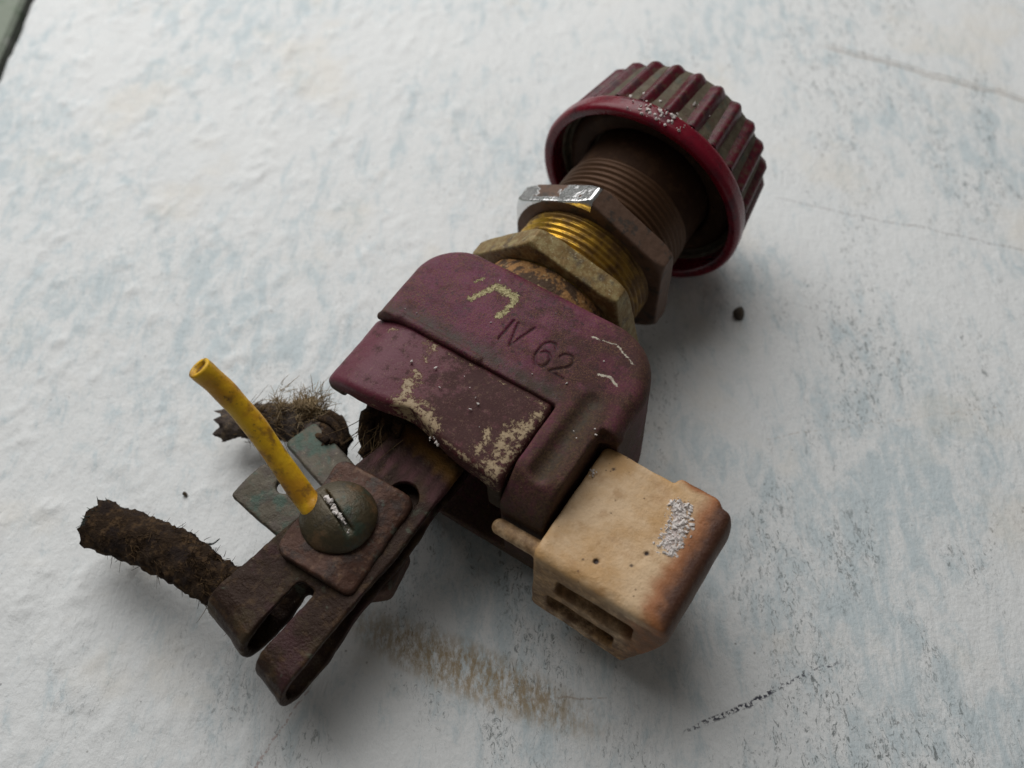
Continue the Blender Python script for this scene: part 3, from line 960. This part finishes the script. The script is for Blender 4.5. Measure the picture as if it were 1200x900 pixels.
# ------------------------------------------------------------------ hex nuts
def hex_nut(y0, y1, rc, th0, mat, label, name_attr=False):
    af = rc * math.cos(R(30))

    def f(x, y, z):
        d = None
        for k in range(3):
            a = R(th0 + 30 + 60 * k)
            e = np.abs(x * math.cos(a) + z * math.sin(a)) - af
            d = e if d is None else smax(d, e, 0.15)
        r = np.sqrt(x * x + z * z)
        d = smax(d, np.abs(y - (y0 + y1) / 2) - (y1 - y0) / 2, 0.25)
        cone = (r - rc + 0.05) * 0.55 + (np.abs(y - (y0 + y1) / 2) - (y1 - y0) / 2 + 0.45) * 0.83
        d = smax(d, cone, 0.2)
        return smax(d, 8.1 - r, 0.3)
    V, Q = surf_nets(f, (-rc - 0.6, y0 - 0.6, -rc - 0.6), (rc + 0.6, y1 + 0.6, rc + 0.6), 0.14)
    V = rough_up(V, Q, 0.06, 0.7)
    at = None
    if name_attr:
        x, y, z = V.T
        ang = np.degrees(np.arctan2(z, x))
        rr = np.hypot(x, z)
        p = np.where((ang > 88) & (ang < 205), 0.54, 0.18)
        p = np.where((rr < 9.7), 0.1, p)
        p = np.where((ang > 88) & (ang < 205) & (y < y0 + 0.75) & (rr > 9.7), 0.8, p)
        p = np.where((ang > 88) & (ang < 98) & (rr > 9.7), 0.95, p)
        at = dict(plate=p)
    return part('hex_nut', V, Q, mat, root, attrs=at, label=label)


hex_nut(-22.1, -19.3, 11.35, 43, M['nut_brass'], 'dusty olive brass nut next to the housing')
hex_nut(-14.0, -11.0, 11.25, 30, M['nut_steel'], 'plated nut with flaking chrome next to the knob', True)
V, Q = lathe_y(round_profile([(-25.9, 7.9), (-25.9, 8.9), (-22.2, 8.55), (-22.2, 7.9)], 0.3), 96)
part('gasket', rough_up(V, Q, 0.14, 0.8), Q, M['gasket'], root)

# ------------------------------------------------------------------ bracket: strip folded back on itself at its split end
FOLD = [(-40.5, 1.2), (-46.0, 2.0), (-58.0, 2.2), (-68.5, 2.4)]
for k in range(9):
    a = R(90 + 180 * k / 8)
    FOLD.append((-70.2 + 2.35 * math.cos(a), 0.05 + 2.35 * math.sin(a)))
FOLD += [(-67.0, -2.2), (-62.0, -0.6), (-50.0, 0.0), (-42.0, -0.6)]


def f_bracket(x, y, z):
    ye = y + 0.26 * (x - 1.0) * np.clip((-58.0 - y) / 8.0, 0, 1)      # the end is folded askew
    d = sd_poly2(ye, z + np.where(x > -2.4, 0.55, 0.0) * np.clip((-62.0 - y) / 6.0, 0, 1), FOLD)
    d = np.abs(d) - 0.42
    lx = -5.2 + (np.clip(-46 - y, 0, 30)) * -0.185                # left edge
    rx = 3.6 - 0.075 * np.clip(-56 - y, 0, 30) * 1.0
    d = smax(d, lx - x, 0.25)
    d = smax(d, x - rx, 0.25)
    # slot splitting the end into two prongs
    sx = -1.9 - 0.10 * (-63 - y)
    d = smax(d, -smax(np.abs(x - sx) - 0.95, y + 63.2, 0.6), 0.25)
    # round notch behind the plate
    d = smax(d, -(np.sqrt((x - 0.3) ** 2 + (y + 50.5) ** 2) - 1.6 + np.where(z < 1.2, 9, 0)), 0.2)
    return d


V, Q = surf_nets(f_bracket, (-11.2, -75, -4), (5, -39.5, 4), 0.17)
V = rough_up(V, Q, 0.26, 0.30, 4)
x, y, z = V.T
nz = fbm(x, y * 0.3, z, 1.3, 3) * 0.5
vi = np.clip(1 - np.abs(y + 47.8 + nz * 2) / 2.6, 0, 1) * np.clip(0.45 + nz * 1.6, 0, 0.8) * (z > 0.5)
sw = np.clip(1 - np.abs(y + 45.0 + nz * 2 + 0.25 * x) / 1.4, 0, 1) * 0.8 * (z > 0.5)
part('bracket', V, Q, M['bracket'], root, attrs=dict(violet=vi, straw=sw), label='dark oxidised metal bracket folded back into two prongs')


def f_plate(x, y, z):
    cx, cy = -2.3, -56.1
    a = R(3)
    px, py = (x - cx) * math.cos(a) + (y - cy) * math.sin(a), -(x - cx) * math.sin(a) + (y - cy) * math.cos(a)
    d2 = sd_rrect(px, py, -4.6, 4.5, -6.1, 5.6, 1.4, 1.0, 1.2, 1.2)
    zc = 3.35 - 0.045 * np.maximum(px, 0) ** 2 + 0.0 * px
    return extrude(d2, z - zc, -0.55, 0.55, 0.3)


V, Q = surf_nets(f_plate, (-8.5, -64, 0.8), (4, -49, 4.8), 0.17)
part('clamp_plate', rough_up(V, Q, 0.14, 0.5), Q, M['plate'], root)


def f_screw(x, y, z):
    px, py = x + 3.2, y + 56.2
    r = np.sqrt(px * px + py * py)
    # flattened dome
    d = np.sqrt(r * r + ((z - 3.2) * 1.36) ** 2) - 4.1
    d = smax(d, 3.9 - z, 0.25)
    dx, dy = 0.93, -0.37
    t = px * -dy + py * dx
    d = smax(d, -smax(np.abs(t) - 0.40, 5.25 - z, 0.1), 0.15)
    return d


V, Q = surf_nets(f_screw, (-8, -61, 3), (1.6, -51.4, 7.6), 0.13)
screw = part('screw', rough_up(V, Q, 0.07, 0.6), Q, M['screw'], root, label='olive domed screw with plaster in its slot')
V, F = merge([grain((-3.2 + 0.93 * s_ + random.uniform(-.2, .2), -56.2 - 0.37 * s_ + random.uniform(-.12, .12), 5.95 - s_ * s_ * 0.07 + random.uniform(-.15, .05)), random.choice((0.1, 0.14, 0.2, 0.3))) for s_ in [random.triangular(-2.6, 3.3, 0.8) for _ in range(46)]])
tag(part('slot_plaster', V, F, M['plaster'], screw, smooth=False), kind='stuff')


def f_undernut(x, y, z):
    d = None
    for k in range(3):
        a = R(10 + 60 * k)
        e = np.abs((x + 0.2) * math.cos(a) + (y + 57.2) * math.sin(a)) - 4.0
        d = e if d is None else smax(d, e, 0.6)
    d = smax(d, np.abs(z + 2.0) - 1.5, 0.6)
    return smin(d, sd_caps(x, y, z, (-0.6, -57, -5.4), (-0.6, -57, 3), 1.7), 0.3)


V, Q = surf_nets(f_undernut, (-6, -63, -8), (5.5, -51, 3), 0.22)
part('clamp_nut', rough_up(V, Q, 0.08, 0.5), Q, M['plate'], root)


def f_tabs(x, y, z):
    a = R(-6)
    px, py = (x + 10.5) * math.cos(a) + (y + 57.3) * math.sin(a), -(x + 10.5) * math.sin(a) + (y + 57.3) * math.cos(a)
    d2 = sd_rrect(px, py, -5.6, 6.4, -2.7, 2.3, 0.5, 0.5, 0.7, 0.5)
    d2 = smax(d2, -(np.sqrt((px + 1.9) ** 2 + (py - 1.7) ** 2) - 0.85), 0.1)
    d = extrude(d2, z + 0.9 + 0.05 * px, -0.45, 0.45, 0.2)
    return d


V, Q = surf_nets(f_tabs, (-18, -62, -4), (-2, -52, 2), 0.17)
part('lower_strip', rough_up(V, Q, 0.12, 0.4), Q, M['green_plate'], root, label='greenish metal strip under the bracket')


def f_tab2(x, y, z):
    a = R(-16)
    px, py = (x + 10.8) * math.cos(a) + (y + 50.6) * math.sin(a), -(x + 10.8) * math.sin(a) + (y + 50.6) * math.cos(a)
    d2 = sd_rrect(px, py, -4.4, 7.5, -2.1, 2.0, 0.6, 0.5, 0.6, 0.5)
    return extrude(d2, z + 0.6 - 0.12 * px, -0.45, 0.45, 0.2)


V, Q = surf_nets(f_tab2, (-18, -57, -4), (0, -45, 3), 0.17)
part('lower_strip', rough_up(V, Q, 0.12, 0.4), Q, M['green_plate'], root, label='green tinged metal strip behind the yellow wire')

# ------------------------------------------------------------------ yellow wire
yp = catmull([(-5.2, -57.0, 4.3), (-7.6, -56.4, 5.7), (-13.1, -54.7, 10.8), (-16.2, -54.3, 14.4), (-18.1, -54.5, 17.2)], 14)
n_ = len(yp)
rad = 1.16 + 0.03 * np.sin(np.arange(n_) * 0.5)
rad[:18] *= np.linspace(1.18, 1.0, 18)
vv, ff = tube(yp, rad, 24, cap=False)
# hollow cut end
T = yp[-1] - yp[-2]
T /= np.linalg.norm(T)
ring = vv[-24:]
cen = ring.mean(0)
inner = cen + (ring - cen) * 0.68
deep = inner - T * 1.2
off = len(vv)
vv = np.concatenate([vv, inner, deep])
for k in range(24):
    l = (k + 1) % 24
    ff.append((off - 24 + k, off - 24 + l, off + l, off + k))
    ff.append((off + k, off + l, off + 24 + l, off + 24 + k))
vv = vv + np.stack([fbm(vv[:, 0], vv[:, 1], vv[:, 2], 0.7, 3) * 0.035] * 3, 1)
wire = part('yellow_wire', vv, [tuple(f) for f in ff], M['yellow'], root, label='short stiff yellow wire sleeve clamped under the screw')
cv_, cf_ = tube([cen - T * 1.3, cen - T * 0.7, cen - T * 0.35], 0.62, 12)
part('wire_core', cv_, cf_, M['yellow_core'], wire)


# ------------------------------------------------------------------ cloth covered wires
def cloth_wire(name, path, r, mat, label, lay=9.0, turns=7):
    P = catmull(path, 22)
    seg = 40
    V, F = tube(P, r, seg, cap=False)
    n = len(P)
    i = np.repeat(np.arange(n), seg)
    k = np.tile(np.arange(seg), n)
    cl = np.linspace(0, 1, n)[i]
    a = 2 * np.pi * k / seg
    c = P[i]
    dirs = V - c
    dirs /= np.linalg.norm(dirs, axis=1, keepdims=True)
    braid = np.maximum(np.sin(a * turns + cl * lay * 6), np.sin(a * turns - cl * lay * 6)) * 0.15
    nz = fbm(V[:, 0], V[:, 1], V[:, 2], 0.42, 4) * 0.75 + fbm(V[:, 0], V[:, 1], V[:, 2], 2.2, 2) * 0.3
    V = V + dirs * (braid + nz + (cl - 0.4) * 0.55)[:, None]
    V[:, 2] = c[:, 2] + (V[:, 2] - c[:, 2]) * 0.78
    tg = np.gradient(P, axis=0)
    tg /= np.linalg.norm(tg, axis=1, keepdims=True)
    ragged = vnoise(np.cos(a) * 2.6 + 9, np.sin(a) * 2.6, 0 * a) * 0.9
    V = V + tg[i] * (ragged * (np.clip((cl - 0.86) / 0.14, 0, 1) - np.clip((0.12 - cl) / 0.12, 0, 1)))[:, None]
    return part(name, V, F, mat, root, label=label), P


def fuzz(centres, dirs, n, length, spread, rad, curl=0.5):
    items = []
    for _ in range(n):
        j = rng.integers(len(centres))
        p = np.array(centres[j], float) + rng.normal(0, 0.25, 3)
        d = np.array(dirs[j], float) + rng.normal(0, spread, 3)
        d /= np.linalg.norm(d)
        L = length * rng.uniform(0.4, 1.2)
        b = rng.normal(0, curl, 3)
        pts = [p + d * L * t + b * L * t * t * 0.5 for t in np.linspace(0, 1, 5)]
        v_, f_ = tube(pts, rad * np.array([1, 1, 0.9, 0.7, 0.35]), 4, cap=False)
        items.append((v_, f_))
    return merge(items)


zt = -9.0
w1, P1 = cloth_wire('cloth_wire', [(-5.5, -68.2, -0.2), (-9.5, -67.4, -0.6), (-14.5, -67.2, -1.2), (-20.5, -67.6, -2.4), (-28.0, -68.9, -3.4)], 2.35, M['fabric'], 'dark brown cloth covered wire gripped by the folded prongs')
# dark core and ragged end
T = P1[-1] - P1[-2]
T /= np.linalg.norm(T)
v_, f_ = tube([P1[-1] - T * 1.5, P1[-1] - T * 0.2, P1[-1] + T * 0.9], [1.9, 1.95, 1.5], 20)
part('core', v_ + np.stack([fbm(v_[:, 0], v_[:, 1], v_[:, 2], 1.1, 3) * 0.5] * 3, 1), f_, M['dark_core'], w1)
items = []
for k in range(26):
    a = 2 * math.pi * k / 26
    up_ = np.array([0, 0, 1.0])
    sd_ = np.cross(T, up_)
    dd = sd_ * math.cos(a) + np.cross(sd_, T) * math.sin(a)
    items.append((P1[-2] + dd * 1.85, T * 1.0 + dd * 0.35))
v_, f_ = fuzz([i[0] for i in items], [i[1] for i in items], 260, 0.6, 0.5, 0.06, 0.9)
tag(part('frayed_end', v_, f_, M['dark_core'], w1), kind='stuff')
cen, dr = [], []
for i in range(4, len(P1) - 6):
    for _ in range(2):
        a = rng.uniform(0, 2 * math.pi)
        t_ = P1[i + 1] - P1[i]
        t_ /= np.linalg.norm(t_)
        s1 = np.cross(t_, [0, 0, 1.0])
        s1 /= np.linalg.norm(s1)
        dd = s1 * math.cos(a) + np.cross(s1, t_) * math.sin(a)
        cen.append(P1[i] + dd * 2.0)
        dr.append(-t_ * 1.2 + dd * 0.10)
v_, f_ = fuzz(cen, dr, 2200, 1.0, 0.55, 0.036, 0.9)
tag(part('frayed_threads', v_, f_, M['fabric_hair'], w1), kind='stuff')

w2, P2 = cloth_wire('cloth_wire', [(-26.2, -52.0, -6.3), (-23.0, -49.3, -6.0), (-19.0, -47.6, -5.4), (-15.0, -47.4, -4.2), (-11.6, -48.6, -2.2)], 2.1, M['fabric_grey'], 'grey frayed cloth wire behind the yellow one')
cen, dr = [], []
for i in range(10, len(P2) - 14):
    for _ in range(3):
        a = rng.uniform(0, 2 * math.pi)
        t_ = P2[i + 1] - P2[i]
        t_ /= np.linalg.norm(t_)
        s1 = np.cross(t_, [0, 0, 1.0])
        dd = s1 * math.cos(a) + np.cross(s1, t_) * math.sin(a)
        cen.append(P2[i] + dd * 1.7)
        dr.append(t_ * 1.1 + dd * 0.35)
v_, f_ = fuzz(cen, dr, 900, 1.7, 0.3, 0.045, 0.8)
tag(part('frayed_threads', v_, f_, M['thread'], w2), kind='stuff')
v_, f_ = fuzz([P2[k] + np.array([0.3, 1.2, 1.0]) for k in range(34, 62)], [np.array([0.6, 0.6, 0.35])] * 28, 260, 1.4, 0.7, 0.035, 1.2)
tag(part('pale_threads', v_, f_, M['thread_pale'], w2), kind='stuff')
v_, f_ = fuzz([np.array([-17.6, -46.0, -2.6]) + rng.normal(0, 1, 3) * [1.5, 0.8, 0.7] for _ in range(60)], [np.array([0.25, 0.75, 0.6])] * 60, 700, 1.05, 0.75, 0.045, 1.2)
tag(part('tan_tuft', v_, f_, M['thread_pale'], w2), kind='stuff')
# the twisted bundle of strands at its end
items = []
a0, a1 = np.array([-14.3, -45.8, -3.2]), np.array([-10.9, -49.2, -1.0])
for k in range(11):
    ph0 = 2 * math.pi * k / 11
    pts = []
    for t_ in np.linspace(0, 1, 14):
        c = a0 + (a1 - a0) * t_
        ax_ = (a1 - a0) / np.linalg.norm(a1 - a0)
        s1 = np.cross(ax_, [0, 0, 1.0])
        s1 /= np.linalg.norm(s1)
        s2 = np.cross(s1, ax_)
        rr = (1.55 if k % 2 else 1.1) * (0.75 + 0.35 * math.sin(math.pi * min(1, t_ * 1.1)))
        an = ph0 + t_ * 2.6
        pts.append(c + (s1 * math.cos(an) + s2 * math.sin(an)) * rr)
    items.append(tube(pts, 0.42, 8))
v_, f_ = merge(items)
tag(part('twisted_strands', v_, f_, M['fabric'], w2), kind='stuff')

# brown fibrous packing showing under the cover
items = []
for k in range(26):
    y0 = -43.5 - rng.uniform(0, 2.2)
    p0 = np.array([-10.2 + rng.uniform(0, 5), -38.5, rng.uniform(1.2, 4.6)])
    pts = [p0, p0 + [0.4, -3.0, -0.2], np.array([-9.2 + rng.uniform(0, 4.6), y0, rng.uniform(-0.6, 3.2)]), np.array([-7.2 + rng.uniform(0, 4.0), y0 - 2.6, rng.uniform(-1.8, 0.8)])]
    items.append(tube(catmull(pts, 5), rng.uniform(0.5, 0.9), 7))
v_, f_ = merge(items)
v_ = v_ + np.stack([fbm(v_[:, 0], v_[:, 1], v_[:, 2], 0.9, 3) * 0.4] * 3, 1)
pk = tag(part('packing_fibre', v_, f_, M['fabric'], root), kind='stuff')
v_, f_ = fuzz([(-9 + rng.uniform(0, 6), -45.5, rng.uniform(0, 3)) for _ in range(40)], [(0.2, -1.0, -0.3)] * 40, 60, 3.0, 0.5, 0.05, 0.6)
tag(part('loose_hairs', v_, f_, M['thread'], root), kind='stuff')


# ------------------------------------------------------------------ plaster crumbs stuck on the parts
def crumbs(name, pts, parent, rmin, rmax):
    items = [grain(p, rmin + (rmax - rmin) * random.random() ** 2.2) for p in pts]
    v_, f_ = merge(items)
    return tag(part(name, v_, f_, M['plaster'], parent, smooth=False), kind='stuff')


pts = []
POLY = [(23.9, -38.4), (25.2, -37.4), (26.6, -38.4), (26.9, -41.2), (26.7, -43.2), (25.6, -43.0), (25.3, -41.3), (24.6, -40.2)]
while len(pts) < 520:
    px, py = random.uniform(23.2, 27.6), random.uniform(-44.4, -36.6)
    dd = float(sd_poly2(np.array(px), np.array(py), [(25.1, -38.6), (25.9, -40.2), (26.1, -42.4)]))
    if dd < 1.35 * random.random() ** 0.35 + 0.1 and vnoise(px * 2.2, py * 2.2, 5.0) > random.gauss(-0.6, 0.4):
        pts.append((px, py, 6.52 - max(0, px - 26.6) ** 2 * 0.16 + random.uniform(-.08, .06)))
crumbs('plaster_crumbs', pts, root, 0.06, 0.27)
pts = []
for _ in range(80):
    an, yy = R(random.gauss(88, 9)), random.gauss(-0.7, 0.9)
    if yy < -1.9:
        continue
    rr = 13.72 if yy < 0.4 else 12.95
    pts.append((rr * math.cos(an), yy, rr * math.sin(an)))
for _ in range(12):
    an, yy = R(random.gauss(80, 18)), random.uniform(1, 5)
    pts.append(((12.85 - yy * 0.13) * math.cos(an), yy, (12.85 - yy * 0.13) * math.sin(an)))
crumbs('plaster_crumbs', pts, knob, 0.05, 0.27)
pts = [(px, py, 9.62) for px, py in ((-9.5, -35.2), (-8.2, -35.0), (-0.9, -31.9), (6.1, -34.9), (9.6, -34.0), (13.0, -38.2), (13.6, -38.7), (14.6, -36.9), (15.0, -37.4), (4.2, -27.4), (-3.1, -26.9), (11.4, -29.8))]
pts += [(px, py, 9.4) for px, py in ((-2.7, -39.3), (1.6, -39.4), (2.7, -40.0), (3.3, -40.5), (3.0, -41.4), (-5.2, -40.0), (4.9, -42.6), (0.4, -38.6), (-1.0, -41.0))]
pts += [(1.6 + random.uniform(-.6, .6), -45.6 + random.uniform(-.4, .4), 8.2) for _ in range(9)]
pts += [(15.9 + random.uniform(-.2, .6), -40.0 + random.uniform(-.5, .5), 6.75) for _ in range(8)]
crumbs('plaster_crumbs', pts, root, 0.09, 0.2)

# ------------------------------------------------------------------ loose bits on the table
for (cx, cy, r, lab, nm) in ((29.5, 10.6, 1.15, 'dark brown crumb lying on the table beside the nuts', 'crumb'),
                             (-37.8, -15.6, 0.36, 'tiny dark speck on the white table above the cloth wire', 'crumb'),
                             ):
    v_, f_ = grain((0, 0, 0), r)
    o = part(nm, v_, f_, M['crumb'], None)
    sub = o.modifiers.new('round', 'SUBSURF')
    sub.levels = sub.render_levels = 2
    hz = float(table_height(np.array([cx]), np.array([cy]))[0])
    o.location = (cx * S, cy * S, (hz + r * 0.42) * S)
    tag(o, lab, 'crumb')
items = []
for pts in ([(0, 0, .25), (0.7, 0.45, .5), (1.3, 0.55, .6), (2.0, 1.0, .9)], [(0.1, .1, .3), (.5, .1, .4), (.9, .2, .3)], [(0.3, -1.0, .3), (.8, -.6, .5), (1.1, -.2, .7)]):
    items.append(tube(catmull(pts, 5), np.linspace(0.22, 0.06, len(catmull(pts, 5))), 6))
v_, f_ = merge(items)
o = part('lint', v_, f_, M['dark_core'], None)
o.location = (-34.6 * S, -22.6 * S, 0.05 * S)
tag(o, 'wisp of black lint on the table beside the brown cloth wire', 'lint')
